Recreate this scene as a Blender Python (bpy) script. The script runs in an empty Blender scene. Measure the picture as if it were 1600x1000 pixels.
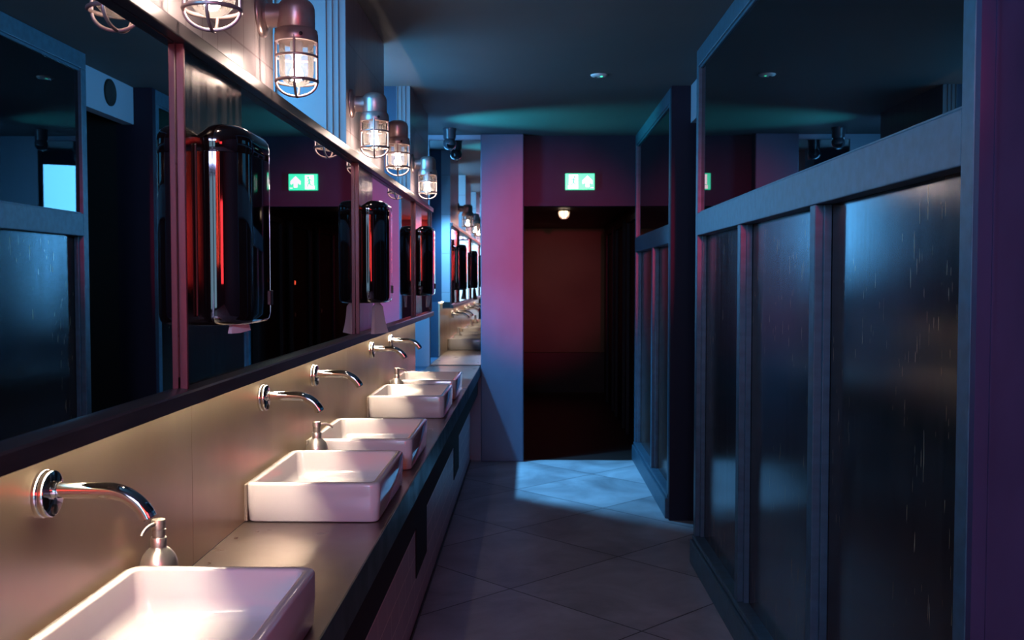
import bpy, bmesh, math, random
from mathutils import Vector, Matrix
PI = math.pi
H = 1.46                     # eye height above the floor; heights below are written H + offset from the eye
S = bpy.context.scene
COL = S.collection
random.seed(7)

# ------------------------------------------------------------------ materials
def mat(name, base=(.5, .5, .5), rough=.5, metal=0., ior=1.5, emit=None, estr=0., coat=0., noise=None, bump=None, rnoise=None, trans=0.):
    m = bpy.data.materials.new(name); m.use_nodes = True
    nt = m.node_tree; b = nt.nodes['Principled BSDF']
    b.inputs['Base Color'].default_value = (*base, 1); b.inputs['Roughness'].default_value = rough
    b.inputs['Metallic'].default_value = metal; b.inputs['IOR'].default_value = ior
    b.inputs['Coat Weight'].default_value = coat; b.inputs['Coat Roughness'].default_value = .05
    b.inputs['Transmission Weight'].default_value = trans
    if emit:
        b.inputs['Emission Color'].default_value = (*emit, 1); b.inputs['Emission Strength'].default_value = estr
    tc = nt.nodes.new('ShaderNodeTexCoord')
    def nz(scale, detail=4):
        mp = nt.nodes.new('ShaderNodeMapping'); mp.inputs['Scale'].default_value = scale
        nt.links.new(tc.outputs['Object'], mp.inputs['Vector'])
        n = nt.nodes.new('ShaderNodeTexNoise'); n.inputs['Scale'].default_value = 1; n.inputs['Detail'].default_value = detail
        nt.links.new(mp.outputs[0], n.inputs['Vector']); return n
    if noise:                 # (scale xyz, colour 2, low, high)
        n = nz(noise[0]); r = nt.nodes.new('ShaderNodeMapRange')
        r.inputs['From Min'].default_value = noise[2]; r.inputs['From Max'].default_value = noise[3]
        nt.links.new(n.outputs['Fac'], r.inputs['Value'])
        mx = nt.nodes.new('ShaderNodeMix'); mx.data_type = 'RGBA'
        mx.inputs[6].default_value = (*base, 1); mx.inputs[7].default_value = (*noise[1], 1)
        nt.links.new(r.outputs[0], mx.inputs[0]); nt.links.new(mx.outputs[2], b.inputs['Base Color'])
    if rnoise:                # (scale, min, max)
        n = nz(rnoise[0]); r = nt.nodes.new('ShaderNodeMapRange')
        r.inputs['From Min'].default_value = .3; r.inputs['From Max'].default_value = .7
        r.inputs['To Min'].default_value = rnoise[1]; r.inputs['To Max'].default_value = rnoise[2]
        nt.links.new(n.outputs['Fac'], r.inputs['Value']); nt.links.new(r.outputs[0], b.inputs['Roughness'])
    if bump:                  # (scale, strength, distance)
        n = nz(bump[0]); bp = nt.nodes.new('ShaderNodeBump'); bp.inputs['Strength'].default_value = bump[1]; bp.inputs['Distance'].default_value = bump[2]
        nt.links.new(n.outputs['Fac'], bp.inputs['Height']); nt.links.new(bp.outputs[0], b.inputs['Normal'])
    return m

def node(nt, t, **k):
    n = nt.nodes.new(t)
    for a, v in k.items(): setattr(n, a, v)
    return n
def math_node(nt, op, a, b=None):
    n = node(nt, 'ShaderNodeMath', operation=op)
    for i, v in enumerate((a, b)):
        if v is None: continue
        if isinstance(v, (int, float)): n.inputs[i].default_value = v
        else: nt.links.new(v, n.inputs[i])
    return n.outputs[0]

def tile_mat(name, base, base2, grout, tw, th, offset, y0, z0, rough, mortar=.0025):
    """wall tile in the Y-Z plane"""
    m = mat(name, base, rough); nt = m.node_tree; b = nt.nodes['Principled BSDF']
    geo = node(nt, 'ShaderNodeNewGeometry'); sp = node(nt, 'ShaderNodeSeparateXYZ'); nt.links.new(geo.outputs['Position'], sp.inputs[0])
    cb = node(nt, 'ShaderNodeCombineXYZ')
    nt.links.new(math_node(nt, 'ADD', sp.outputs['Y'], -y0 + 20 * tw), cb.inputs[0]); nt.links.new(math_node(nt, 'ADD', sp.outputs['Z'], -z0 + 20 * th), cb.inputs[1])
    br = node(nt, 'ShaderNodeTexBrick', offset=offset, offset_frequency=2, squash=1.0)
    nt.links.new(cb.outputs[0], br.inputs['Vector'])
    for k, v in (('Color1', (*base, 1)), ('Color2', (*base2, 1)), ('Mortar', (*grout, 1)), ('Scale', 1.), ('Mortar Size', mortar), ('Mortar Smooth', .1), ('Bias', 0.), ('Brick Width', tw), ('Row Height', th)):
        br.inputs[k].default_value = v
    nt.links.new(br.outputs['Color'], b.inputs['Base Color'])
    bp = node(nt, 'ShaderNodeBump'); bp.inputs['Strength'].default_value = .5; bp.inputs['Distance'].default_value = .003
    nt.links.new(math_node(nt, 'SUBTRACT', 1., br.outputs['Fac']), bp.inputs['Height']); nt.links.new(bp.outputs[0], b.inputs['Normal'])
    return m

def floor_mat():
    m = mat('floor_concrete_tile', (.2, .2, .22), .3); nt = m.node_tree; b = nt.nodes['Principled BSDF']
    geo = node(nt, 'ShaderNodeNewGeometry'); sp = node(nt, 'ShaderNodeSeparateXYZ'); nt.links.new(geo.outputs['Position'], sp.inputs[0])
    side = .79; ax, ay = .463, 5.21
    x = math_node(nt, 'ADD', sp.outputs['X'], -ax); y = math_node(nt, 'ADD', sp.outputs['Y'], -ay)
    u = math_node(nt, 'MULTIPLY', math_node(nt, 'ADD', x, y), .70711 / side); v = math_node(nt, 'MULTIPLY', math_node(nt, 'SUBTRACT', x, y), .70711 / side)
    def edge(t):  # distance to the nearest joint
        f = math_node(nt, 'FRACT', math_node(nt, 'ADD', t, 50.5)); return math_node(nt, 'ABSOLUTE', math_node(nt, 'SUBTRACT', f, .5))
    e = math_node(nt, 'MINIMUM', edge(u), edge(v))
    joint = math_node(nt, 'LESS_THAN', e, .0042)
    # one random shade per tile
    fl = node(nt, 'ShaderNodeCombineXYZ'); nt.links.new(math_node(nt, 'FLOOR', u), fl.inputs[0]); nt.links.new(math_node(nt, 'FLOOR', v), fl.inputs[1])
    wn = node(nt, 'ShaderNodeTexWhiteNoise', noise_dimensions='3D'); nt.links.new(fl.outputs[0], wn.inputs['Vector'])
    n1 = node(nt, 'ShaderNodeTexNoise'); n1.inputs['Scale'].default_value = 2.3; n1.inputs['Detail'].default_value = 7; n1.inputs['Roughness'].default_value = .62; n1.inputs['Distortion'].default_value = .6
    off = node(nt, 'ShaderNodeVectorMath', operation='MULTIPLY_ADD'); nt.links.new(wn.outputs['Color'], off.inputs[0]); off.inputs[1].default_value = (9, 9, 9); nt.links.new(geo.outputs['Position'], off.inputs[2])
    nt.links.new(off.outputs[0], n1.inputs['Vector'])
    cr = node(nt, 'ShaderNodeValToRGB'); cr.color_ramp.elements[0].position = .3; cr.color_ramp.elements[1].position = .72
    cr.color_ramp.elements[0].color = (.27, .26, .28, 1); cr.color_ramp.elements[1].color = (.60, .58, .61, 1)
    nt.links.new(n1.outputs['Fac'], cr.inputs[0])
    br = node(nt, 'ShaderNodeMix', data_type='RGBA', blend_type='MULTIPLY'); br.inputs[0].default_value = 1
    sh = math_node(nt, 'ADD', math_node(nt, 'MULTIPLY', wn.outputs['Value'], .25), .85); cg = node(nt, 'ShaderNodeCombineColor')
    for i in range(3): nt.links.new(sh, cg.inputs[i])
    nt.links.new(cr.outputs[0], br.inputs[6]); nt.links.new(cg.outputs[0], br.inputs[7])
    mx = node(nt, 'ShaderNodeMix', data_type='RGBA'); nt.links.new(joint, mx.inputs[0]); nt.links.new(br.outputs[2], mx.inputs[6]); mx.inputs[7].default_value = (.012, .011, .012, 1)
    nt.links.new(mx.outputs[2], b.inputs['Base Color'])
    rr = math_node(nt, 'ADD', math_node(nt, 'MULTIPLY', n1.outputs['Fac'], .25), .27); nt.links.new(rr, b.inputs['Roughness'])
    return m

def panel_mat():
    """dark stained, lacquered board with vertical grain and fine vertical scratches"""
    m = mat('stained_board', (.02, .018, .02), .25); nt = m.node_tree; b = nt.nodes['Principled BSDF']
    geo = node(nt, 'ShaderNodeNewGeometry')
    def nz(sc, det, scale=1):
        mp = node(nt, 'ShaderNodeMapping'); mp.inputs['Scale'].default_value = sc; nt.links.new(geo.outputs['Position'], mp.inputs[0])
        n = node(nt, 'ShaderNodeTexNoise'); n.inputs['Scale'].default_value = scale; n.inputs['Detail'].default_value = det; nt.links.new(mp.outputs[0], n.inputs['Vector']); return n.outputs['Fac']
    g = nz((8, 22, 1.1), 6)
    cr = node(nt, 'ShaderNodeValToRGB'); cr.color_ramp.elements[0].position = .35; cr.color_ramp.elements[1].position = .75
    cr.color_ramp.elements[0].color = (.010, .009, .010, 1); cr.color_ramp.elements[1].color = (.026, .019, .017, 1); nt.links.new(g, cr.inputs[0])
    s = math_node(nt, 'GREATER_THAN', nz((10, 160, 9), 2), .70)
    sp = node(nt, 'ShaderNodeSeparateXYZ'); nt.links.new(geo.outputs['Position'], sp.inputs[0])
    w = math_node(nt, 'GREATER_THAN', nz((4, 3, 3), 2), .5)
    mx = node(nt, 'ShaderNodeMix', data_type='RGBA'); nt.links.new(math_node(nt, 'MULTIPLY', s, w), mx.inputs[0]); nt.links.new(cr.outputs[0], mx.inputs[6]); mx.inputs[7].default_value = (.42, .27, .16, 1)
    ft = node(nt, 'ShaderNodeMapRange'); ft.inputs['From Min'].default_value = 1.05; ft.inputs['From Max'].default_value = .1; nt.links.new(sp.outputs['Z'], ft.inputs['Value'])
    ww = math_node(nt, 'MULTIPLY', ft.outputs[0], nz((3, 9, .8), 4)); wm = node(nt, 'ShaderNodeMix', data_type='RGBA')
    nt.links.new(ww, wm.inputs[0]); nt.links.new(mx.outputs[2], wm.inputs[6]); wm.inputs[7].default_value = (.085, .035, .02, 1)
    s2 = math_node(nt, 'MULTIPLY', math_node(nt, 'GREATER_THAN', nz((10, 190, 5), 3), .66), math_node(nt, 'GREATER_THAN', math_node(nt, 'MULTIPLY', ft.outputs[0], nz((4, 4, 1), 2)), .34))
    w2 = node(nt, 'ShaderNodeMix', data_type='RGBA'); nt.links.new(s2, w2.inputs[0]); nt.links.new(wm.outputs[2], w2.inputs[6]); w2.inputs[7].default_value = (.40, .21, .10, 1)
    nt.links.new(w2.outputs[2], b.inputs['Base Color'])
    nt.links.new(math_node(nt, 'ADD', math_node(nt, 'MULTIPLY', g, .08), .13), b.inputs['Roughness'])
    bp = node(nt, 'ShaderNodeBump'); bp.inputs['Strength'].default_value = .04; bp.inputs['Distance'].default_value = .002
    nt.links.new(nz((30, 60, 2.2), 4), bp.inputs['Height']); nt.links.new(bp.outputs[0], b.inputs['Normal'])
    return m

def thin_glass(name, tint=(1, 1, 1), ior=1.45, haze=.035):
    m = bpy.data.materials.new(name); m.use_nodes = True; nt = m.node_tree; nt.nodes.clear()
    o = node(nt, 'ShaderNodeOutputMaterial'); mx = node(nt, 'ShaderNodeMixShader'); fr = node(nt, 'ShaderNodeFresnel'); fr.inputs[0].default_value = ior
    t = node(nt, 'ShaderNodeBsdfTransparent'); t.inputs[0].default_value = (*tint, 1); g = node(nt, 'ShaderNodeBsdfGlossy'); g.inputs['Roughness'].default_value = .05
    nt.links.new(fr.outputs[0], mx.inputs[0]); nt.links.new(t.outputs[0], mx.inputs[1]); nt.links.new(g.outputs[0], mx.inputs[2])
    hz = node(nt, 'ShaderNodeBsdfTranslucent'); hz.inputs[0].default_value = (.9, .88, .85, 1); m2 = node(nt, 'ShaderNodeMixShader'); m2.inputs[0].default_value = haze
    nt.links.new(mx.outputs[0], m2.inputs[1]); nt.links.new(hz.outputs[0], m2.inputs[2]); nt.links.new(m2.outputs[0], o.inputs[0])
    return m

M = {}
M['paint'] = mat('navy_paint', (.078, .12, .185), .42, noise=((3, 3, 1.5), (.062, .095, .15), .35, .65), bump=((60, 60, 60), .06, .002))
M['paint_pale'] = mat('blue_grey_paint', (.30, .33, .40), .5, bump=((40, 40, 8), .08, .003))
M['jamb'] = mat('shaded_jamb_paint', (.016, .014, .026), .5)  # darkened to put the near row's shadow into the end face
M['niche_shade'] = mat('shaded_niche_paint', (.012, .03, .065), .6)  # niche paint with the shade of the last pier's unlit side put in
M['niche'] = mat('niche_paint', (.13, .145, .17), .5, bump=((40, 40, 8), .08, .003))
M['frame'] = mat('partition_paint', (.046, .098, .14), .42, noise=((9, 30, 30), (.033, .068, .098), .35, .65), bump=((20, 9, 60), .12, .002))
M['return'] = mat('purple_paint', (.062, .042, .095), .45, noise=((5, 5, 2), (.048, .033, .075), .4, .6), bump=((30, 30, 10), .08, .003))
M['ceiling'] = mat('ceiling_paint', (.072, .064, .066), .75, noise=((1.2, 1.2, 1), (.06, .054, .055), .4, .6))
M['board'] = panel_mat(); M['board'].node_tree.nodes['Principled BSDF'].inputs['Specular IOR Level'].default_value = .27
M['floor'] = floor_mat()
M['tile'] = tile_mat('wall_tile', (.40, .35, .36), (.36, .31, .33), (.24, .18, .19), .105, .35, 0., 3.98, H + .935, .28)
M['apron_tile'] = tile_mat('apron_tile', (.66, .55, .62), (.60, .50, .57), (1, .85, .85), .2, .1, .5, 3.02, H - 1.162, .4, .0035)
M['steel'] = mat('brushed_backsplash', (.86, .71, .49), .33, .62, noise=((2.5, 2.5, 2.5), (.72, .57, .38), .35, .7), rnoise=((3, 5, 2.5), .28, .36), bump=((5, 60, 4), .015, .001))
M['steel_panel'] = mat('brushed_panel', (.26, .24, .22), .2, 1., rnoise=((3, 40, 1.5), .13, .26), bump=((5, 110, 3), .04, .001))
M['counter'] = mat('bronze_counter', (.27, .215, .19), .3, .85, noise=((6, 6, 6), (.25, .20, .178), .3, .7), rnoise=((9, 9, 9), .27, .34))
M['black_steel'] = mat('black_steel', (.012, .012, .014), .38, .0, rnoise=((8, 8, 8), .3, .45))
M['rail'] = mat('dark_rail', (.075, .062, .062), .34, .35, noise=((30, 4, 30), (.05, .042, .045), .35, .65), bump=((60, 8, 60), .1, .001))
M['divider'] = mat('divider_red_lit', (.17, .06, .075), .35, noise=((60, 60, 8), (.12, .045, .055), .35, .65))  # red light falling on the dividers is mixed into this colour
M['header'] = mat('header_paint', (.016, .028, .048), .5, noise=((4, 4, 4), (.013, .024, .04), .35, .65))
M['void'] = mat('matt_black', (.006, .005, .005), .8)
M['ceramic'] = mat('white_ceramic', (.84, .81, .80), .09, coat=.4)
M['silicone'] = mat('grey_silicone', (.25, .2, .17), .5)
M['chrome'] = mat('chrome', (.82, .80, .78), .05, 1.)
M['satin'] = mat('satin_steel', (.68, .63, .58), .34, .9)
M['cast'] = mat('cast_bronze', (.52, .38, .36), .33, .7, noise=((30, 30, 30), (.44, .32, .30), .35, .65))
M['gloss_black'] = mat('smoked_plastic', (.006, .0035, .004), .035, coat=1., ior=1.55)
M['dull_black'] = mat('black_plastic', (.01, .01, .011), .4)
M['paper'] = mat('paper_towel', (.82, .76, .76), .9)
M['mirror'] = mat('mirror_silver', (.70, .72, .72), .0, 1.)
M['mirror_end'] = mat('end_mirror_silver', (.86, .86, .86), .0, 1.)
M['dark_glass'] = mat('dark_glass', (.003, .003, .004), .012, ior=1.47)
M['jar'] = thin_glass('clear_jar')
M['bulb'] = mat('bulb_glow', (1, .9, .8), .4, emit=(1, .76, .63), estr=110)
M['ember'] = mat('far_lamp_glow', (1, .9, .8), .4, emit=(1, .75, .5), estr=3)
M['led'] = mat('led_strip', (1, .9, .8), .4, emit=(1, .80, .59), estr=215)
M['window'] = mat('frosted_blue_window', (.2, .3, .4), .4, emit=(.10, .38, .80), estr=1.0)
M['neon'] = mat('red_neon', (1, .1, .1), .4, emit=(1, .07, .04), estr=26)
M['entrance'] = mat('bright_entrance', (.4, .5, .5), .4, emit=(.40, .70, .95), estr=3)
M['sign_green'] = mat('sign_green', (.0, .5, .3), .3, emit=(.0, .62, .32), estr=1.7)
M['sign_white'] = mat('sign_white', (.9, .9, .9), .3, emit=(.95, .93, .93), estr=1.0)
M['sign_case'] = mat('sign_case', (.02, .3, .2), .3, emit=(.0, .55, .26), estr=1.1)
M['plastic_white'] = mat('white_plastic', (.75, .76, .75), .35)
M['green_led'] = mat('green_led', (0, 1, .5), .3, emit=(.05, 1, .45), estr=2.5)
M['red_led'] = mat('red_led', (1, .1, .1), .3, emit=(1, .09, .04), estr=1.6)
M['brown'] = mat('brown_plaster', (.06, .047, .040), .7, noise=((1.2, 1.2, 1.2), (.045, .034, .03), .35, .65))
M['far_dark'] = mat('far_dark_paint', (.02, .014, .014), .5)
M['far_floor'] = mat('dark_floor_boards', (.03, .02, .018), .45)
M['lobby'] = mat('lobby_paint', (.06, .045, .075), .6)
M['mark'] = mat('grey_print', (.18, .16, .16), .6)
M['cam_grey'] = mat('camera_housing', (.045, .05, .06), .25)

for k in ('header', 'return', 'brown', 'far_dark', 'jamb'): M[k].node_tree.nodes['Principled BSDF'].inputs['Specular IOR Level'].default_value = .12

# ------------------------------------------------------------------ mesh helpers
def box(bm, x0, x1, y0, y1, z0, z1, bevel=0., seg=2):
    vs = [bm.verts.new((x, y, z)) for z in (z0, z1) for y in (y0, y1) for x in (x0, x1)]
    fs = [bm.faces.new([vs[i] for i in f]) for f in ((0, 2, 3, 1), (4, 5, 7, 6), (0, 1, 5, 4), (2, 6, 7, 3), (0, 4, 6, 2), (1, 3, 7, 5))]
    if bevel:
        es = list({e for f in fs for e in f.edges})
        bmesh.ops.bevel(bm, geom=es, offset=bevel, segments=seg, affect='EDGES', profile=.5, clamp_overlap=True)
def loft(bm, loops, close=True, cap0=False, cap1=False):
    rings = [[bm.verts.new(p) for p in l] for l in loops]; n = len(rings[0])
    for a, b in zip(rings, rings[1:]):
        for i in range(n if close else n - 1):
            j = (i + 1) % n; bm.faces.new((a[i], a[j], b[j], b[i]))
    if cap0: bm.faces.new(rings[0][::-1])
    if cap1: bm.faces.new(rings[-1])
def lathe(bm, prof, c=(0, 0, 0), n=32, cap0=False, cap1=False, axis='Z'):
    loops = []
    for r, z in prof:
        l = []
        for i in range(n):
            a = 2 * PI * i / n; u, v = r * math.cos(a), r * math.sin(a)
            l.append((c[0] + u, c[1] + v, c[2] + z) if axis == 'Z' else (c[0] + z, c[1] + u, c[2] + v) if axis == 'X' else (c[0] + v, c[1] + z, c[2] + u))
        loops.append(l)
    loft(bm, loops, True, cap0, cap1)
def tube(bm, pts, r, n=12, caps=True, closed=False):
    pts = [Vector(p) for p in pts]; N = len(pts); rs = r if isinstance(r, (list, tuple)) else [r] * N
    loops = []; up = None
    for i, p in enumerate(pts):
        a = pts[(i - 1) % N] if (closed or i > 0) else p; b = pts[(i + 1) % N] if (closed or i < N - 1) else p
        t = (b - a).normalized()
        if up is None:
            up = Vector((0, 0, 1)) if abs(t.z) < .9 else Vector((0, 1, 0))
        s = t.cross(up).normalized(); up = s.cross(t).normalized()
        loops.append([p + (s * math.cos(2 * PI * k / n) + up * math.sin(2 * PI * k / n)) * rs[i] for k in range(n)])
    if closed: loops.append(loops[0])
    loft(bm, loops, True, caps and not closed, caps and not closed)
    if closed: bmesh.ops.remove_doubles(bm, verts=bm.verts[:], dist=1e-6)
def prism(bm, poly, y0, y1):        # polygon in X-Z, extruded along Y
    a = [bm.verts.new((x, y0, z)) for x, z in poly]; b = [bm.verts.new((x, y1, z)) for x, z in poly]
    bm.faces.new(a); bm.faces.new(b[::-1]); n = len(poly)
    for i in range(n): bm.faces.new((a[i], b[i], b[(i + 1) % n], a[(i + 1) % n]))
def obj(name, bm, m, parent=None, smooth=False, angle=40, loc=None):
    bmesh.ops.recalc_face_normals(bm, faces=bm.faces[:])
    me = bpy.data.meshes.new(name); bm.to_mesh(me); bm.free(); me.materials.append(M[m] if isinstance(m, str) else m)
    o = bpy.data.objects.new(name, me); COL.objects.link(o)
    if smooth:
        me.shade_smooth()
        try: me.set_sharp_from_angle(angle=math.radians(angle))
        except Exception: pass
    if parent: o.parent = parent
    if loc: o.location = loc
    return o
def B(*a, **k):
    bm = bmesh.new(); box(bm, *a, **k); return bm
def thing(name, label, cat, loc=(0, 0, 0), group=None):
    o = bpy.data.objects.new(name, None); COL.objects.link(o); o.location = loc; o.empty_display_size = .1
    o['label'] = label; o['category'] = cat
    if group: o['group'] = group
    return o
def tag(o, label, cat, group=None):
    o['label'] = label; o['category'] = cat
    if group: o['group'] = group
    return o
def struct(name, bm, m, parent=None, label=None, smooth=False):
    o = obj(name, bm, m, parent, smooth)
    if parent is None: o['kind'] = 'structure'
    if label: o['label'] = label
    return o
def dup(root, loc, label):
    r = root.copy(); COL.objects.link(r); r.location = loc; r['label'] = label
    for ch in list(root.children):
        c = ch.copy(); COL.objects.link(c); c.parent = r
        for g in ch.children:
            d = g.copy(); COL.objects.link(d); d.parent = c
    return r
def rrect(hx, hy, r, n=6):
    """rounded rectangle outline, counter-clockwise"""
    pts = []
    for cx, cy, a0 in ((hx - r, hy - r, 0), (-hx + r, hy - r, PI / 2), (-hx + r, -hy + r, PI), (hx - r, -hy + r, 1.5 * PI)):
        for k in range(n + 1):
            a = a0 + PI / 2 * k / n; pts.append((cx + r * math.cos(a), cy + r * math.sin(a)))
    return pts

# ------------------------------------------------------------------ the setting
CZ = H + 1.155
YB = -3.2                                            # back of the lobby behind the camera
struct('floor', B(-1.25, 2.6, YB, 8.02, -.08, 0), 'floor', label='grey concrete-look floor laid with large diagonal square tiles')
struct('ceiling', B(-1.25, 2.6, YB, 8.14, CZ, CZ + .06), 'ceiling', label='dark painted ceiling of the washroom')
# left wall: tiled piers standing forward of window niches, over a low continuous wall
PIERS = [(-.30, .70), (1.80, 2.80), (3.905, 4.918), (5.985, 7.028)]
for k, (a, b) in enumerate(PIERS):
    bm = bmesh.new(); box(bm, -.80, -.72, a + .0, b, H - .2, CZ); struct('wall_left' if k == 0 else 'wall_left_pier', bm, 'tile', label='tiled wall pier between window niches' )
    bm = bmesh.new(); box(bm, -1.24, -.801, a, b, H - .2, CZ); struct('wall_left_side', bm, 'niche' if k < 3 else 'niche_shade')
struct('wall_left_low', B(-1.24, -.83, YB, 7.028, 0, H - .2), 'paint')
struct('wall_left_back', B(-1.34, -1.241, YB, 8.1, 0, CZ), 'paint')
struct('wall_left_low', B(-1.24, -.83, 7.03, 8.0, 0, H - .70), 'paint')
struct('wall_left_lobby', B(-.80, -.72, YB, -.31, 0, CZ), 'lobby')
# windows in the niches, each a frame round one frosted pane
for k, (a, b, z0) in enumerate([(.70, 1.80, .0), (2.80, 3.905, .0), (4.918, 5.985, .0)]):
    bm = bmesh.new(); t = .05
    box(bm, -1.24, -1.19, a, a + t, H + z0, CZ); box(bm, -1.24, -1.19, b - t, b, H + z0, CZ)
    box(bm, -1.24, -1.19, a + t, b - t, H + z0, H + z0 + t); box(bm, -1.24, -1.19, a + t, b - t, CZ - t, CZ)
    w = struct('window_%d' % (k + 1), bm, 'paint_pale', label='blue frosted window in a wall niche')
    obj('pane', B(-1.235, -1.215, a + t, b - t, H + z0 + t, CZ - t), 'window', w)
# jamb trims on the camera-facing side of each niche
for k, b in enumerate([3.905, 5.985]):
    bm = bmesh.new(); box(bm, -.80, -.7205, b - .004, b - .0005, H - .15, CZ)
    for x in (-.80, -.776, -.752): box(bm, x, x + .004, b - .010, b - .0041, H - .15, CZ)
    box(bm, -1.0, -.995, b - .012, b - .001, H - .15, CZ)
    struct('trim_%d' % (k + 1), bm, 'niche')
# end wall: blue strip with the end mirror, column, header over the corridor opening
struct('wall_end', B(-1.24, -.39, 8.0, 8.14, 0, CZ), 'paint_pale', label='pale blue end wall behind the counter')
bm = bmesh.new(); box(bm, -.397, -.055, 7.93, 8.14, 0, CZ, bevel=.008); struct('wall_end_column', bm, 'paint', label='blue and violet lit square column beside the corridor opening')
struct('wall_end_header', B(-.055, .86, 8.06, 8.16, H + .592, CZ), 'header', label='dark purple wall above the corridor opening')
struct('trim_3', B(-.02, .85, 8.045, 8.06, H + .592, H + .618), 'header')
# right wall: end faces of the cubicle rows, door recess between, header
struct('wall_right', B(.8415, 2.6, 1.895, 1.917, 0, CZ), 'return', label='purple painted end wall of the cubicle row facing the camera')
struct('trim_4', B(.868, .872, 1.892, 1.8945, 0, CZ), 'return')
struct('wall_right_back', B(.915, 2.6, 1.92, 5.06, 0, CZ), 'void')
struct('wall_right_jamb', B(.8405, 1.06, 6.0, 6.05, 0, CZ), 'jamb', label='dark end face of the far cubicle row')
struct('wall_right_back', B(.915, 1.06, 6.05, 8.14, 0, CZ), 'void')
struct('wall_right_header', B(.955, 1.02, 5.06, 6.0, H + .934, CZ), 'paint_pale', label='blue lit header over the dark cubicle doorway')
struct('wall_right_recess', B(1.55, 1.6, 5.0, 6.1, 0, CZ), 'void')
struct('wall_right_recess', B(1.06, 1.6, 6.0, 6.05, 0, CZ), 'void')
# lobby behind the camera
struct('wall_back', B(-1.25, 2.6, YB - .08, YB, 0, CZ), 'lobby')
struct('wall_lobby_right', B(2.55, 2.6, YB, 1.895, 0, CZ), 'lobby')
# dim corridor past the opening
struct('floor_corridor', B(-1.3, 1.4, 8.02, 13.1, -.08, -.002), 'far_floor', label='dark floor of the dim corridor')
struct('ceiling_corridor', B(-1.3, 1.4, 8.16, 13.1, H + .665, H + .72), 'far_dark')
struct('wall_corridor_end', B(-1.3, 1.4, 13.0, 13.08, 0, H + .7), 'brown', label='brown wall at the end of the dim corridor')
struct('wall_corridor_left', B(-1.3, -1.22, 8.15, 13.0, 0, H + .7), 'far_dark')
struct('wall_corridor_right', B(.96, 1.04, 8.15, 13.0, 0, H + .7), 'far_dark')
struct('trim_5', B(-1.2, .955, 12.86, 12.995, 0, H - .945), 'far_dark', label='low dark ledge along the foot of the corridor end wall')
for k, y in enumerate((8.5, 9.75, 11.0)):
    d = struct('door_%d' % (k + 1), B(.925, .955, y + .07, y + .83, .002, H + .52, bevel=.004), 'far_dark', label='dark door along the dim corridor')
    bm = bmesh.new()
    box(bm, .895, .955, y, y + .065, 0, H + .58, bevel=.004); box(bm, .895, .955, y + .835, y + .9, 0, H + .58, bevel=.004); box(bm, .895, .955, y + .066, y + .834, H + .525, H + .58, bevel=.004)
    obj('door_frame', bm, 'far_dark', d)
    bm = bmesh.new(); lathe(bm, [(.0001, -.012), (.022, -.012), (.022, 0), (.0001, 0)], (.925, y + .16, H - .35), 16, axis='X'); obj('door_knob', bm, 'satin', d, True)
    if k == 1:
        bm = bmesh.new(); lathe(bm, [(.0001, -.012), (.02, -.012), (.024, 0), (.0001, 0)], (.925, y + .16, H - .03), 16, axis='X'); obj('indicator', bm, 'red_led', d, True)

# ------------------------------------------------------------------ counter
C0 = .35
ct = thing('vanity_counter', 'long dark bronze washroom counter on a tiled apron with black front edge', 'counter', (-.61, 4.2, 0))
def rel(bm, root):
    bmesh.ops.translate(bm, vec=-Vector(root.location), verts=bm.verts[:]); return bm
bm = bmesh.new(); box(bm, -.815, -.407, C0, 7.999, H - .72, H - .69)
obj('countertop', rel(bm, ct), 'counter', ct)
bm = bmesh.new(); box(bm, -.4069, -.401, C0, 7.93, H - .773, H - .688, bevel=.0015); obj('front_edge', rel(bm, ct), 'black_steel', ct)
bm = bmesh.new(); box(bm, -.435, -.42, C0, 7.925, H - .915, H - .7205); obj('skirt', rel(bm, ct), 'void', ct)
bm = bmesh.new(); box(bm, -.815, -.485, C0, 7.93, .0, H - .7205); obj('apron', rel(bm, ct), 'apron_tile', ct)
for y in (2.08, 4.15, 6.22):
    bm = bmesh.new(); box(bm, -.4845, -.481, y, y + .43, H - 1.262, H - .721); obj('waste_flap', rel(bm, ct), 'void', ct)
bm = bmesh.new(); box(bm, -.4845, -.478, C0, 7.925, .002, .018); obj('kick_strip', rel(bm, ct), 'black_steel', ct)

bs = thing('backsplash', 'warm lit brushed metal backsplash behind the row of taps', 'backsplash', (-.82, 4, H - .69))
ys = [C0, .32 + 2.05, 2.37 + 2.05, 4.42 + 2.05, 7.028]
for a, b in zip(ys, ys[1:]):
    obj('metal_panel', rel(B(-.829, -.8155, a + .0008, b - .0008, H - .6895, H - .215, bevel=.0006, seg=1), bs), 'steel', bs)

# ------------------------------------------------------------------ mirror unit over the counter
mu = thing('vanity_mirror', 'long horizontal mirror band in a dark rail frame above the taps', 'mirror', (-.74, 4, H))
MZ0, MZ1 = H - .222, H + .476
def mpart(name, bm, m, **k): return obj(name, rel(bm, mu), m, mu, **k)
Y0M = .2
bm = bmesh.new()
prism(bm, [(-.7185, H - .222), (-.6935, H - .226), (-.69, H - .230), (-.69, H - .257), (-.785, H - .257), (-.785, H - .25), (-.7185, H - .25)], Y0M, 7.10)
mpart('bottom_rail', bm, 'rail')
bm = bmesh.new(); box(bm, -.7185, -.69, Y0M, 7.10, H + .478, H + .508, bevel=.003); mpart('top_rail', bm, 'rail')
bm = bmesh.new(); box(bm, -.7185, -.704, 7.078, 7.10, MZ0, H + .478, bevel=.002); mpart('end_trim', bm, 'rail')
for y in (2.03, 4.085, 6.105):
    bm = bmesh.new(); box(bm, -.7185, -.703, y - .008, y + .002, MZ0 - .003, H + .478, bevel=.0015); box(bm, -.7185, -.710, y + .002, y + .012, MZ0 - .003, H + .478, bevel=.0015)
    mpart('divider', bm, 'divider')
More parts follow.
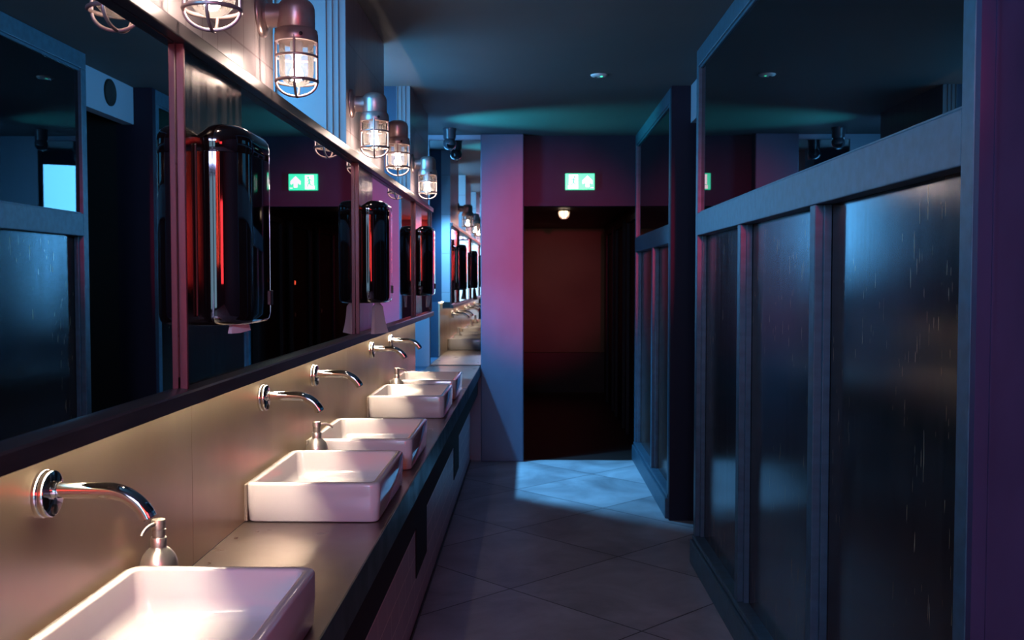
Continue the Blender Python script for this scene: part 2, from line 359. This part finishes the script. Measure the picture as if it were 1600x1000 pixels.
for a, b in ((Y0M, 2.012), (2.48, 4.067), (4.528, 6.087), (6.562, 7.078)):
    mpart('mirror_glass', B(-.7195, -.7185, a, b, MZ0 - .01, H + .482), 'mirror')
for a, b in ((2.045, 2.479), (4.10, 4.527), (6.12, 6.561)):
    mpart('steel_panel', B(-.7195, -.7183, a, b, MZ0 - .01, H + .482), 'steel_panel')
mpart('back_board', B(-.785, -.7200, Y0M, 7.10, H - .249, H - .2005), 'void')
bm = bmesh.new(); box(bm, -.785, -.772, Y0M, 7.02, H - .2575, H - .2005)
mpart('light_shield', bm, 'black_steel')
mpart('led_strip', B(-.8145, -.803, .45, 6.98, H - .206, H - .202), 'led')

# ------------------------------------------------------------------ end mirror
em = thing('wall_mirror', 'tall narrow frameless mirror on the end wall above the counter', 'mirror', (-.6, 7.99, H))
obj('mirror_glass', rel(B(-.805, -.399, 7.985, 7.9995, H - .684, H + 1.11), em), 'mirror_end', em)
bm = bmesh.new(); box(bm, -.811, -.8055, 7.978, 7.9995, H - .688, H + 1.114); obj('edge_trim', rel(bm, em), 'black_steel', em)

# ------------------------------------------------------------------ washbasins
BL, BX, BH = .56, .19, .112
def make_basin():
    root = thing('washbasin', '', 'washbasin', (0, 0, 0), 'white washbasins along the counter')
    bm = bmesh.new(); loops = []
    def L(hx, hy, r, z, dx=0): loops.append([(x + dx, y, z) for x, y in rrect(hx, hy, max(r, .004))])
    hx, hy = BX, BL / 2
    L(hx - .010, hy - .010, .022, 0.0); L(hx - .006, hy - .006, .024, .0008); L(hx - .003, hy - .003, .026, .005)
    L(hx, hy, .028, BH * .5); L(hx, hy, .028, BH - .008); L(hx - .001, hy - .001, .028, BH - .0045); L(hx - .0035, hy - .0035, .026, BH - .0015); L(hx - .0075, hy - .0075, .024, BH)
    ix, iy = hx - .022, hy - .024
    L(ix + .004, iy + .004, .022, BH); L(ix + .001, iy + .001, .02, BH - .0015); L(ix, iy, .02, BH - .005)
    L(ix - .004, iy - .005, .022, .055); L(ix - .008, iy - .009, .024, .03); L(ix - .016, iy - .018, .03, .021); L(ix - .03, iy - .034, .035, .017); L(.06, .09, .04, .0145); L(.012, .018, .01, .0135)
    loft(bm, loops, True, True, True)
    bowl = obj('bowl', bm, 'ceramic', root, True, 60)
    bm = bmesh.new(); lathe(bm, [(.0001, .017), (.02, .017), (.024, .0155), (.026, .0135)], (0, 0, 0), 24); obj('drain', bm, 'chrome', bowl, True)
    bm = bmesh.new()       # small printed maker's dash inside the wall-side slope
    for k in range(4): box(bm, -ix + .0058, -ix + .0068, -.2 + .008 * k, -.194 + .008 * k, .058, .064)
    obj('printed_mark', bm, 'mark', bowl)
    bm = bmesh.new(); box(bm, -hx - .0065, -hx + .002, -hy + .008, hy - .008, .0, BH - .006, bevel=.002); obj('silicone_seal', bm, 'silicone', root)
    return root
BY = [(1.98 - .28, 'nearest white rectangular washbasin, cut off by the bottom edge of the photo'),
      (2.79 + .28, 'white rectangular washbasin second along the counter, whole front in view below the second tap'),
      (3.585 + .265, 'white washbasin third along the counter, just beyond the middle soap bottle'),
      (4.92 + .28, 'white washbasin fourth along the counter, in front of the furthest soap bottle'),
      (5.70 + .265, 'furthest white washbasin, fifth along the counter')]
b0 = make_basin()
for k, (y, lab) in enumerate(BY):
    if k == 0: b0.location = (-.619, y, H - .689); b0['label'] = lab
    else: dup(b0, (-.619, y, H - .689), lab)

# ------------------------------------------------------------------ taps
def make_tap():
    root = thing('wall_tap', '', 'tap', (0, 0, 0), 'chrome taps along the backsplash')
    bm = bmesh.new()
    lathe(bm, [(.0001, 0), (.040, 0), (.0405, .002), (.0405, .007), (.0395, .0085), (.0385, .009), (.0395, .0105), (.0395, .0175), (.0385, .0195), (.036, .0205), (.0001, .0205)], (0, 0, 0), 48, axis='X')
    fl = obj('flange', bm, 'chrome', root, True, 35)
    bm = bmesh.new(); lathe(bm, [(.0001, 0), (.0085, 0), (.0085, .0022), (.0075, .003), (.0001, .003)], (.0205, .0, -.0265), 20, axis='X'); obj('sensor', bm, 'dull_black', fl, True)
    pts = [(.0205, 0, .006), (.06, 0, .006), (.09, 0, .006), (.108, 0, .006)]
    R = .078
    for k in range(1, 15):
        a = k / 14 * math.radians(66); pts.append((.108 + R * math.sin(a), 0, .006 - R + R * math.cos(a)))
    bm = bmesh.new(); n = len(pts); tube(bm, pts, [.0138] * (n - 1) + [.0134], 20)
    sp = obj('spout', bm, 'chrome', root, True, 50)
    bm = bmesh.new(); lathe(bm, [(.0139, 0), (.0155, .001), (.0155, .008), (.0139, .009)], (.021, 0, .006), 24, axis='X'); obj('collar', bm, 'chrome', sp, True)
    p, q = Vector(pts[-1]), Vector(pts[-2]); d = (p - q).normalized()
    bm = bmesh.new(); tube(bm, [p - d * .001, p + d * .0012], .0098, 20); obj('aerator', bm, 'dull_black', sp, True)
    return root
t0 = make_tap()
for k, (y, lab) in enumerate([(1.635, 'nearest chrome wall tap, arching over the nearest washbasin'), (2.985, 'chrome wall tap second along the backsplash, above the second washbasin'),
                              (3.69, 'chrome wall tap third along the backsplash, above the third washbasin'), (5.03, 'chrome wall tap fourth along the backsplash, above the fourth washbasin'),
                              (5.715, 'furthest chrome wall tap, beside the end of the backsplash')]):
    l = (-.8154, y, H - .357)
    if k == 0: t0.location = l; t0['label'] = lab
    else: dup(t0, l, lab)

# ------------------------------------------------------------------ soap bottles
def make_soap():
    root = thing('soap_dispenser', '', 'soap dispenser', (0, 0, 0), 'steel soap dispensers between the washbasins')
    bm = bmesh.new()
    pr = [(.0001, 0), (.027, 0), (.032, .003)]
    pr += [(.0355, .02), (.0375, .055), (.038, .09)]
    for k in range(1, 13):
        a = k / 12 * 1.14; pr.append((.038 * math.cos(a), .094 + .0445 * math.sin(a)))
    pr += [(.0155, .1365), (.0155, .139), (.0001, .139)]
    lathe(bm, pr, (0, 0, 0), 40); obj('bottle', bm, 'satin', root, True, 50)
    bm = bmesh.new(); lathe(bm, [(.0001, .1385), (.0165, .1385), (.0165, .154), (.0155, .1555), (.0125, .156), (.0125, .160), (.0001, .160)], (0, 0, 0), 28); obj('collar', bm, 'satin', root, True)
    bm = bmesh.new(); lathe(bm, [(.0001, .159), (.0135, .159), (.014, .1605), (.014, .172), (.0128, .1725), (.0128, .1745), (.0145, .175), (.0145, .189), (.0135, .1925), (.0001, .194)], (0, 0, 0), 28); pu = obj('pump_head', bm, 'satin', root, True)
    bm = bmesh.new(); tube(bm, [(.008, 0, .185), (.03, 0, .1845), (.042, 0, .181), (.051, 0, .1755), (.055, 0, .170)], [.0046, .0042, .004, .0038, .0036], 12); obj('nozzle', bm, 'satin', pu, True)
    return root
s0 = make_soap()
for k, (x, y, rz, lab) in enumerate([(-.772, 2.035, -1.85, 'steel soap pump bottle behind the nearest washbasin, under its tap'), (-.748, 3.455, .25, 'round steel soap pump bottle between the second and third washbasins'),
                                     (-.754, 5.59, .3, 'steel soap pump bottle between the fourth and fifth washbasins')]):
    l = (x, y, H - .6895)
    o = s0 if k == 0 else dup(s0, l, lab)
    o.location = l; o['label'] = lab; o.rotation_euler.z = rz

# ------------------------------------------------------------------ paper towel dispensers
def dshape(w, d, r, x0=0., n=10):
    """plan outline: flat back on the wall at x0, rounded front corners; from back-left round the front to back-right"""
    pts = [(x0, -w)]
    for k in range(n + 1):
        a = -PI / 2 + PI / 2 * k / n; pts.append((d - r + r * math.cos(a), -w + r + r * math.sin(a)))
    for k in range(n + 1):
        a = PI / 2 * k / n; pts.append((d - r + r * math.cos(a), w - r + r * math.sin(a)))
    pts.append((x0, w)); return pts
def make_towel_dispenser():
    root = thing('paper_towel_dispenser', '', 'paper towel dispenser', (0, 0, 0), 'black paper towel dispensers on the steel panels')
    W, D, R, Z0, Z1 = .143, .104, .076, -.100, .336
    bm = bmesh.new(); loops = []
    for ins, z in ((.02, Z0), (.008, Z0 + .003), (.003, Z0 + .010), (0, Z0 + .022), (0, .0), (0, Z1 - .062)):
        loops.append([(x, y, z) for x, y in dshape(W - ins, D - ins * .8, R)])
    loft(bm, loops, True, True, True); obj('cover', bm, 'gloss_black', root, True, 45)
    bm = bmesh.new(); loops = []
    for ins, z in ((.0012, Z1 - .0615), (0, Z1 - .06), (0, Z1 - .032), (.002, Z1 - .02), (.008, Z1 - .009), (.017, Z1 - .002), (.03, Z1)):
        loops.append([(x, y, z - .024 * max(0, 1 - x / .05) ** 2 * (z > Z1 - .03)) for x, y in dshape(W - ins, D - ins, max(R - ins, .02))])
    loft(bm, loops, True, True, True); obj('lid', bm, 'gloss_black', root, True, 45)
    bm = bmesh.new(); box(bm, -.001, .006, -W - .004, W + .004, Z0 + .02, Z1 - .045, bevel=.003); obj('back_plate', bm, 'dull_black', root)
    bm = bmesh.new(); box(bm, D - .002, D + .004, .06, .085, Z0 + .04, Z0 + .075, bevel=.002); obj('latch', bm, 'dull_black', root)
    return root
def paper(root, y, x0, x1, drop, flare):
    bm = bmesh.new(); loops = []
    for k in range(11):
        t = k / 10; z = -.088 - drop * t; n = .012 * math.sin(min(1, t * 5) * PI) * (t < .2); h = flare * t * t
        loops.append([(x0 + n - h * .15, y - .02 - .02 * t, z), (x0 * .7 + x1 * .3, y - .032 - .012 * t, z), (x0 * .35 + x1 * .65, y - .012, z), (x1 - n + h, y + .012 + .02 * t, z + .004 * t)])
    loft(bm, loops, False); o = obj('paper_towel', bm, 'paper', root, True, 80)
    o['label'] = 'pale paper towel hanging from the slot'
d0 = make_towel_dispenser()
ds = [d0]
for k, (y, lab) in enumerate([(2.268, 'nearest glossy black paper towel dispenser on the steel panel between mirrors'), (4.34, 'middle glossy black paper towel dispenser with a wide pale paper towel hanging out'),
                              (6.335, 'furthest glossy black paper towel dispenser, near the end of the mirror band')]):
    l = (-.7182, y, H)
    if k: ds.append(dup(d0, l, lab))
    ds[k].location = l; ds[k]['label'] = lab
paper(ds[0], -.06, .055, .085, .03, .0); paper(ds[1], -.05, .038, .078, .145, .022); paper(ds[2], -.05, .058, .088, .085, -.014)

# ------------------------------------------------------------------ caged bulkhead lamps (origin: lamp axis at eye-relative height 0)
def make_lamp():
    root = thing('bulkhead_lamp', '', 'wall lamp', (0, 0, 0), 'caged bulkhead wall lamps over the mirror')
    A = .095
    bm = bmesh.new(); lathe(bm, [(.0001, 0), (.056, 0), (.057, .002), (.057, .007), (.052, .012), (.034, .016), (.0001, .016)], (-A, 0, .703), 40, axis='X'); obj('mount_plate', bm, 'cast', root, True, 45)
    bm = bmesh.new()
    tube(bm, [(-A + .014, 0, .703), (-A + .02, 0, .703), (-A + .045, 0, .703), (-.02, 0, .703)], [.04, .032, .031, .034], 28)
    pr = [(.0001, .664), (.047, .664), (.0495, .668), (.0495, .715)]
    for k in range(1, 9):
        a = k / 8 * PI / 2; pr.append((max(.0001, .0495 - .032 + .032 * math.cos(a)) if k < 8 else .0175, .715 + .031 * math.sin(a)))
    pr.append((.0001, .746)); lathe(bm, pr, (0, 0, 0), 40); el = obj('elbow', bm, 'cast', root, True, 45)
    bm = bmesh.new(); lathe(bm, [(.046, .664), (.0535, .664), (.056, .661), (.056, .655), (.0575, .652), (.0575, .634), (.056, .631), (.0475, .631)], (0, 0, 0), 40); co = obj('collar', bm, 'cast', root, True, 45)
    bm = bmesh.new(); lathe(bm, [(.0001, 0), (.005, 0), (.005, .004), (.0001, .0045)], (0, 0, 0), 14, axis='X')
    bmesh.ops.rotate(bm, cent=(0, 0, 0), matrix=Matrix.Rotation(-1.15, 3, 'Z'), verts=bm.verts[:]); bmesh.ops.translate(bm, vec=(.0575 * math.cos(1.15), -.0575 * math.sin(1.15), .643), verts=bm.verts[:]); obj('screw', bm, 'dull_black', co, True)
    bm = bmesh.new(); pr = [(.0455, .6335), (.0455, .556)]
    for k in range(1, 9):
        a = k / 8 * PI / 2; pr.append((max(.0001, .0455 * math.cos(a)), .556 - .042 * math.sin(a)))
    lathe(bm, pr, (0, 0, 0), 36); obj('glass_jar', bm, 'jar', root, True, 80)
    bm = bmesh.new(); rb = .0036
    for z, rr, rt in ((.5925, .0545, rb), (.5285, .0545, .0045)):
        tube(bm, [(rr * math.cos(2 * PI * i / 36), rr * math.sin(2 * PI * i / 36), z) for i in range(36)], rt, 10, closed=True)
    for q in range(2):
        a = q * PI / 2 + .12; ca, sa = math.cos(a), math.sin(a); pts = []
        for sgn in (1, -1):
            side = [(sgn * .0545 * ca, sgn * .0545 * sa, z) for z in (.640, .61, .58, .55, .5285)]
            arc = []
            for k in range(1, 8):
                t = k / 8 * PI / 2; arc.append((sgn * .0545 * math.cos(t) * ca, sgn * .0545 * math.cos(t) * sa, .5285 - .0395 * math.sin(t)))
            pts = side + arc + [(0, 0, .489)] if sgn == 1 else pts + list(reversed(side + arc))
        tube(bm, pts, rb, 10)
    obj('cage', bm, 'cast', root, True, 60)
    bm = bmesh.new(); lathe(bm, [(.0001, .634), (.0165, .634), (.0165, .6), (.013, .596), (.0001, .596)], (0, 0, 0), 24); so = obj('socket', bm, 'plastic_white', root, True)
    bm = bmesh.new(); pr = [(.0001, .527)]
    for k in range(1, 11):
        a = -PI / 2 + k / 10 * 2.55; pr.append((.0175 * math.cos(a), .5475 + .0205 * math.sin(a)))
    pr += [(.0105, .58), (.0105, .596), (.0001, .596)]
    lathe(bm, pr, (0, 0, 0), 20); obj('bulb', bm, 'bulb', so, True, 80)
    return root
l0 = make_lamp()
for k, (y, lab) in enumerate([(1.965, 'nearest caged bulkhead lamp, its top cut off by the top of the photo'), (2.672, 'large caged bulkhead lamp glowing beside the first blue window niche'),
                              (4.005, 'caged bulkhead lamp third from the near end, first on the second tiled pier'), (4.70, 'caged bulkhead lamp fourth from the near end, second on the middle tiled pier'),
                              (6.06, 'furthest caged bulkhead lamp in direct view, above the end of the mirror band')]):
    l = (-.625, y, H)
    if k == 0: l0.location = l; l0['label'] = lab
    else: dup(l0, l, lab)

# ------------------------------------------------------------------ cubicle partitions on the right
def partition(name, label, y0, y1, bars, loc):
    t = thing(name, label, 'partition', loc)
    def P(n, bm, m): return obj(n, rel(bm, t), m, t)
    XF, XP = .84, .886
    W = .056
    P('top_rail', B(XF, .914, y0, y1, H + 1.07, CZ - .001, bevel=.003), 'frame')
    P('middle_rail', B(XF, .914, y0 + W, y1 - W, H + .222, H + .335, bevel=.003), 'frame')
    bm = bmesh.new(); box(bm, .80 + .022, .914, y0, y1, .001, .125, bevel=.006); box(bm, .834, .914, y0 + .002, y1 - .002, .1255, .150, bevel=.006); P('base_board', bm, 'frame')
    for y in (y0, y1 - W): P('end_stile', B(XF, .914, y, y + W, .1505, H + 1.0695, bevel=.003), 'frame')
    P('upper_glass', B(.858, .866, y0 + W, y1 - W, H + .3355, H + 1.0695), 'dark_glass')
    bm = bmesh.new()
    a, b, lo, hi = y0 + W, y1 - W, H + .3355, H + 1.0695
    box(bm, .849, .8575, a, b, hi - .012, hi); box(bm, .849, .8575, a, b, lo, lo + .006)
    P('glazing_bead', bm, 'frame')
    edges = [y0 + W] + [v for y in bars for v in (y - W / 2, y + W / 2)] + [y1 - W]
    for y in bars: P('mullion', B(XF, .914, y - W / 2, y + W / 2, .1505, H + .2215, bevel=.003), 'frame')
    for a, b in zip(edges[::2], edges[1::2]):
        P('panel', B(XP, .91, a, b, .1505, H + .2215), 'board')
        bm = bmesh.new(); z0, z1 = .1505, H + .2215
        box(bm, .863, .8855, a, a + .016, z0, z1, bevel=.002); box(bm, .863, .8855, b - .016, b, z0, z1, bevel=.002)
        P('panel_bead', bm, 'frame')
    return t
partition('cubicle_partition', 'large near cubicle partition with dark glass above three lacquered panels', 1.918, 5.105, [2.995, 4.043], (.86, 3.5, 0))
partition('cubicle_partition', 'far narrow cubicle partition beside the corridor opening', 6.051, 8.05, [6.93], (.86, 7, 0))

# ------------------------------------------------------------------ signs and ceiling fittings
es = thing('exit_sign', 'green lit emergency exit sign with running figure and up arrow above the opening', 'exit sign', (.395, 8.06, H + .785))
SW, SH, SD = .119, .067, .035
obj('housing', B(-SW, SW, -SD, -.014, -SH, SH, bevel=.005), 'sign_case', es)
obj('bracket', B(-SW * .6, SW * .6, -.0139, 0, -SH * .5, SH * .5), 'dull_black', es)
face = obj('lit_face', B(-SW + .003, SW - .003, -SD - .003, -SD - .0004, -SH + .003, SH - .003, bevel=.001, seg=1), 'sign_green', es)
def flat(polys, y):            # polygons in X-Z as thin plates in front of the face
    bm = bmesh.new()
    for p in polys: prism(bm, p, y - .0012, y)
    return bm
yf = -SD - .0032
obj('arrow', flat([[(.060, .048), (.101, .008), (.101, -.016), (.096, -.022), (.076, -.006), (.076, -.040), (.072, -.045), (.048, -.045), (.044, -.040), (.044, -.006), (.024, -.022), (.019, -.016), (.019, .008)]], yf), 'sign_white', face)
obj('door_symbol', flat([[(-.088, .056), (-.016, .056), (-.016, -.058), (-.094, -.058), (-.094, -.03), (-.088, -.03)]], yf), 'sign_white', face)
man = [[(-.054, .026), (-.042, .024), (-.046, -.004), (-.060, -.008)], [(-.044, .022), (-.036, .004), (-.026, .006), (-.026, .001), (-.040, -.002)], [(-.056, .026), (-.072, .014), (-.070, .0), (-.066, .0), (-.066, .011), (-.052, .018)],
       [(-.046, -.002), (-.036, -.018), (-.032, -.040), (-.038, -.041), (-.043, -.022), (-.056, -.008)], [(-.060, -.006), (-.062, -.020), (-.084, -.024), (-.084, -.030), (-.056, -.026), (-.050, -.008)],
       [(-.043 + .009 * math.cos(i * PI / 5), .036 + .009 * math.sin(i * PI / 5)) for i in range(10)]]
obj('running_figure', flat(man, yf - .0014), 'sign_green', face)
obj('small_bar', flat([[(.084, -.046), (.108, -.046), (.108, -.051), (.084, -.051)]], yf), 'sign_white', face)

cd = thing('ceiling_detector', 'small white round ceiling fitting with a green light', 'ceiling light', (.386, 5.68, CZ))
bm = bmesh.new(); lathe(bm, [(.0001, -.011), (.03, -.011), (.044, -.008), (.048, -.003), (.048, 0), (.0001, 0)], (0, 0, 0), 40); obj('cover', bm, 'plastic_white', cd, True, 40)
bm = bmesh.new(); lathe(bm, [(.0001, -.014), (.006, -.0135), (.008, -.0105), (.0001, -.0105)], (.012, -.012, 0), 20); obj('indicator', bm, 'green_led', cd, True)
bm = bmesh.new(); lathe(bm, [(.0001, -.013), (.008, -.013), (.009, -.0105), (.0001, -.0105)], (-.018, .005, 0), 20); obj('lens', bm, 'dull_black', cd, True)

cc = thing('security_camera', 'grey dome security camera under the ceiling near the end mirror', 'camera', (-.62, 7.66, CZ))
bm = bmesh.new(); lathe(bm, [(.0001, 0), (.052, 0), (.052, -.012), (.048, -.02), (.048, -.07), (.044, -.082), (.0001, -.082)], (0, 0, 0), 36); obj('base', bm, 'cam_grey', cc, True, 35)
bm = bmesh.new(); pr = [(.0001, -.164)] + [(.05 * math.sin(a), -.114 - .05 * math.cos(a)) for a in [k / 12 * 2.3 for k in range(1, 13)]]
lathe(bm, pr, (0, 0, 0), 36); ball = obj('ball', bm, 'cam_grey', cc, True, 80)
bm = bmesh.new(); lathe(bm, [(.0001, 0), (.026, 0), (.03, -.004), (.03, -.012), (.0001, -.012)], (0, 0, 0), 28, axis='Y')
bmesh.ops.rotate(bm, cent=(0, 0, 0), matrix=Matrix.Rotation(-.55, 3, 'X'), verts=bm.verts[:]); bmesh.ops.rotate(bm, cent=(0, 0, 0), matrix=Matrix.Rotation(.35, 3, 'Z'), verts=bm.verts[:])
d = Matrix.Rotation(.35, 3, 'Z') @ Matrix.Rotation(-.55, 3, 'X') @ Vector((0, 1, 0)); d = Vector((.17, -.82, -.55)).normalized()
bmesh.ops.translate(bm, vec=d * .044 + Vector((0, 0, -.114)), verts=bm.verts[:]); obj('lens', bm, 'gloss_black', ball, True)

sk = thing('ceiling_speaker', 'round black speaker on the blue header over the cubicle doorway', 'speaker', (.955, 5.66, H + 1.062))
bm = bmesh.new(); lathe(bm, [(.0001, 0), (.076, 0), (.076, -.008), (.07, -.012), (.066, -.009), (.0001, -.008)], (0, 0, 0), 40, axis='X'); obj('grille', bm, 'void', sk, True)

fl = thing('caged_ceiling_lamp', 'small glowing caged ceiling lamp in the dim corridor', 'ceiling lamp', (.318, 9.55, H + .665))
bm = bmesh.new(); lathe(bm, [(.0001, 0), (.05, 0), (.05, -.012), (.0001, -.014)], (0, 0, 0), 28); obj('base', bm, 'cast', fl, True)
bm = bmesh.new(); lathe(bm, [(.042, -.0142), (.048, -.03), (.04, -.06), (.022, -.078), (.0001, -.083)], (0, 0, 0), 28); obj('globe', bm, 'ember', fl, True, 80)
bm = bmesh.new()
for q in range(4):
    a = q * PI / 4; ca, sa = math.cos(a), math.sin(a); P2 = [(.052, -.012), (.055, -.03), (.047, -.062), (.026, -.084), (0, -.09)]
    tube(bm, [(r * ca, r * sa, z) for r, z in P2] + [(-r * ca, -r * sa, z) for r, z in reversed(P2[:-1])], .003, 8)
obj('cage', bm, 'cast', fl, True)

# lobby fittings behind the camera: lit entrance panel and red neon tubes, seen in the glossy things
en = struct('door_5', B(-.62, .02, YB, YB + .03, .12, H + .75), 'entrance', label='bright glazed entrance at the back of the lobby')
bm = bmesh.new(); box(bm, -.69, -.62, YB, YB + .05, 0, H + .82); box(bm, .02, .09, YB, YB + .05, 0, H + .82); box(bm, -.62, .02, YB, YB + .05, H + .75, H + .82); obj('door_frame', bm, 'black_steel', en)
NT = [(.20, YB + .08), (.45, YB + .08), (.70, YB + .08), (1.2, YB + .08)]
for k, (x, y) in enumerate(NT):
    t = thing('neon_tube', ['red neon column nearest the lobby entrance', 'second red neon column from the lobby entrance', 'third red neon column from the lobby entrance', 'red neon column furthest from the lobby entrance'][k], 'neon light', (x, y, H + .13), 'red neon columns on the lobby wall')
    obj('mount_bar', B(-.02, .02, -.075, -.055, -.03, 1.0), 'black_steel', t)
    for q in range(4):
        bm = bmesh.new(); z = q * .245; tube(bm, [(0, -.05, z), (0, -.012, z + .01), (0, 0, z + .03), (0, 0, z + .20), (0, -.012, z + .22), (0, -.05, z + .23)], .024, 12); obj('glass_tube', bm, 'neon', t, True)

# ------------------------------------------------------------------ light
def lamp(name, typ, loc, energy, color, size=.1, target=None, **k):
    l = bpy.data.lights.new(name, typ); l.energy = energy; l.color = color
    if typ == 'AREA':
        l.shape = 'RECTANGLE'; l.size = size[0]; l.size_y = size[1]
    elif typ in ('POINT', 'SPOT'): l.shadow_soft_size = size
    for a, v in k.items(): setattr(l, a, v)
    o = bpy.data.objects.new(name, l); COL.objects.link(o); o.location = loc
    if target is not None:
        o.rotation_euler = (Vector(target) - Vector(loc)).to_track_quat('-Z', 'Y').to_euler()
    return o
# blue daylight coming in through each niche window
for k, (a, b) in enumerate([(.70, 1.80), (2.80, 3.905), (4.918, 5.985)]):
    lamp('window_light', 'AREA', (-1.18, (a + b) / 2, H + .72), 30, (.08, .5, 1.), (b - a - .1, .75), target=(.6, (a + b) / 2 , H + .66))
# extra red lamps added to boost the neon, with narrowed cones
lamp('neon_boost', 'SPOT', (.64, -2.5, H + .5), 3300, (1., .03, .14), .07, target=(.25, 6, H + .25), spot_size=math.radians(11), spot_blend=.8)
lamp('neon_boost', 'AREA', (.95, -1.2, H + .15), 1.4, (1., .04, .05), (.5, .6), target=(-.55, 2.0, H - .35), spread=math.radians(56))
# cool violet fill added behind the camera, no fitting modelled
lamp('lobby_fill', 'AREA', (-.28, -2.1, CZ - .02), 125, (.46, .52, 1.), (.8, .9), target=(.0, 2.5, H - 1.46))
# unseen lamps added in the far niche: blue floor pool, blue end wall
lamp('unseen_recess_light', 'AREA', (-1.08, 7.06, H + .15), 32, (.10, .47, 1.), (.26, 1.75), target=(-.5, 8.2, H - .05))
lamp('unseen_recess_light', 'SPOT', (-1.05, 7.25, H + .62), 210, (.03, .66, .84), .02, target=(.25, 7.25, CZ + .1), spot_size=.95, spot_blend=1)  # added teal spot, stands in for the exit sign's glow on the ceiling
lamp('blue_spot', 'SPOT', (-1.0, 7.32, H + .82), 480, (.12, .5, 1.), .04, target=(.42, 7.1, 0), spot_size=1.3, spot_blend=1)
lamp('blue_spot', 'SPOT', (-1.0, 7.34, H + .84), 30, (.12, .5, 1.), .03, target=(-.4, 7.7, H - .69), spot_size=.8, spot_blend=1)
lamp('corridor_fill', 'SPOT', (.1, 11.4, H + .6), 26, (1., .60, .40), .03, target=(.35, 13, H - .15), spot_size=1.35, spot_blend=1)  # added unseen spot that brightens the corridor end wall

w = bpy.data.worlds.new('world'); S.world = w; w.use_nodes = True
w.node_tree.nodes['Background'].inputs[0].default_value = (.02, .02, .035, 1); w.node_tree.nodes['Background'].inputs[1].default_value = .15

# ------------------------------------------------------------------ camera
cam = bpy.data.cameras.new('camera'); co = bpy.data.objects.new('camera', cam); COL.objects.link(co)
cam.sensor_width = 36; cam.lens = 1556 / 1600 * 36; cam.clip_start = .05
yaw, pitch = math.radians(1.06685), math.radians(2.31855)
co.location = (0, 0, H); co.rotation_euler = (PI / 2 - pitch, 0, yaw)
cam.dof.use_dof = True; cam.dof.focus_distance = 2.8; cam.dof.aperture_fstop = 8
S.camera = co
S.view_settings.view_transform = 'Standard'
S.cycles.use_denoising = True; S.cycles.caustics_reflective = False; S.cycles.caustics_refractive = False
S.cycles.max_bounces = 10; S.cycles.glossy_bounces = 8; S.cycles.diffuse_bounces = 5; S.cycles.transparent_max_bounces = 12
S.cycles.sample_clamp_indirect = 4; S.cycles.blur_glossy = .5
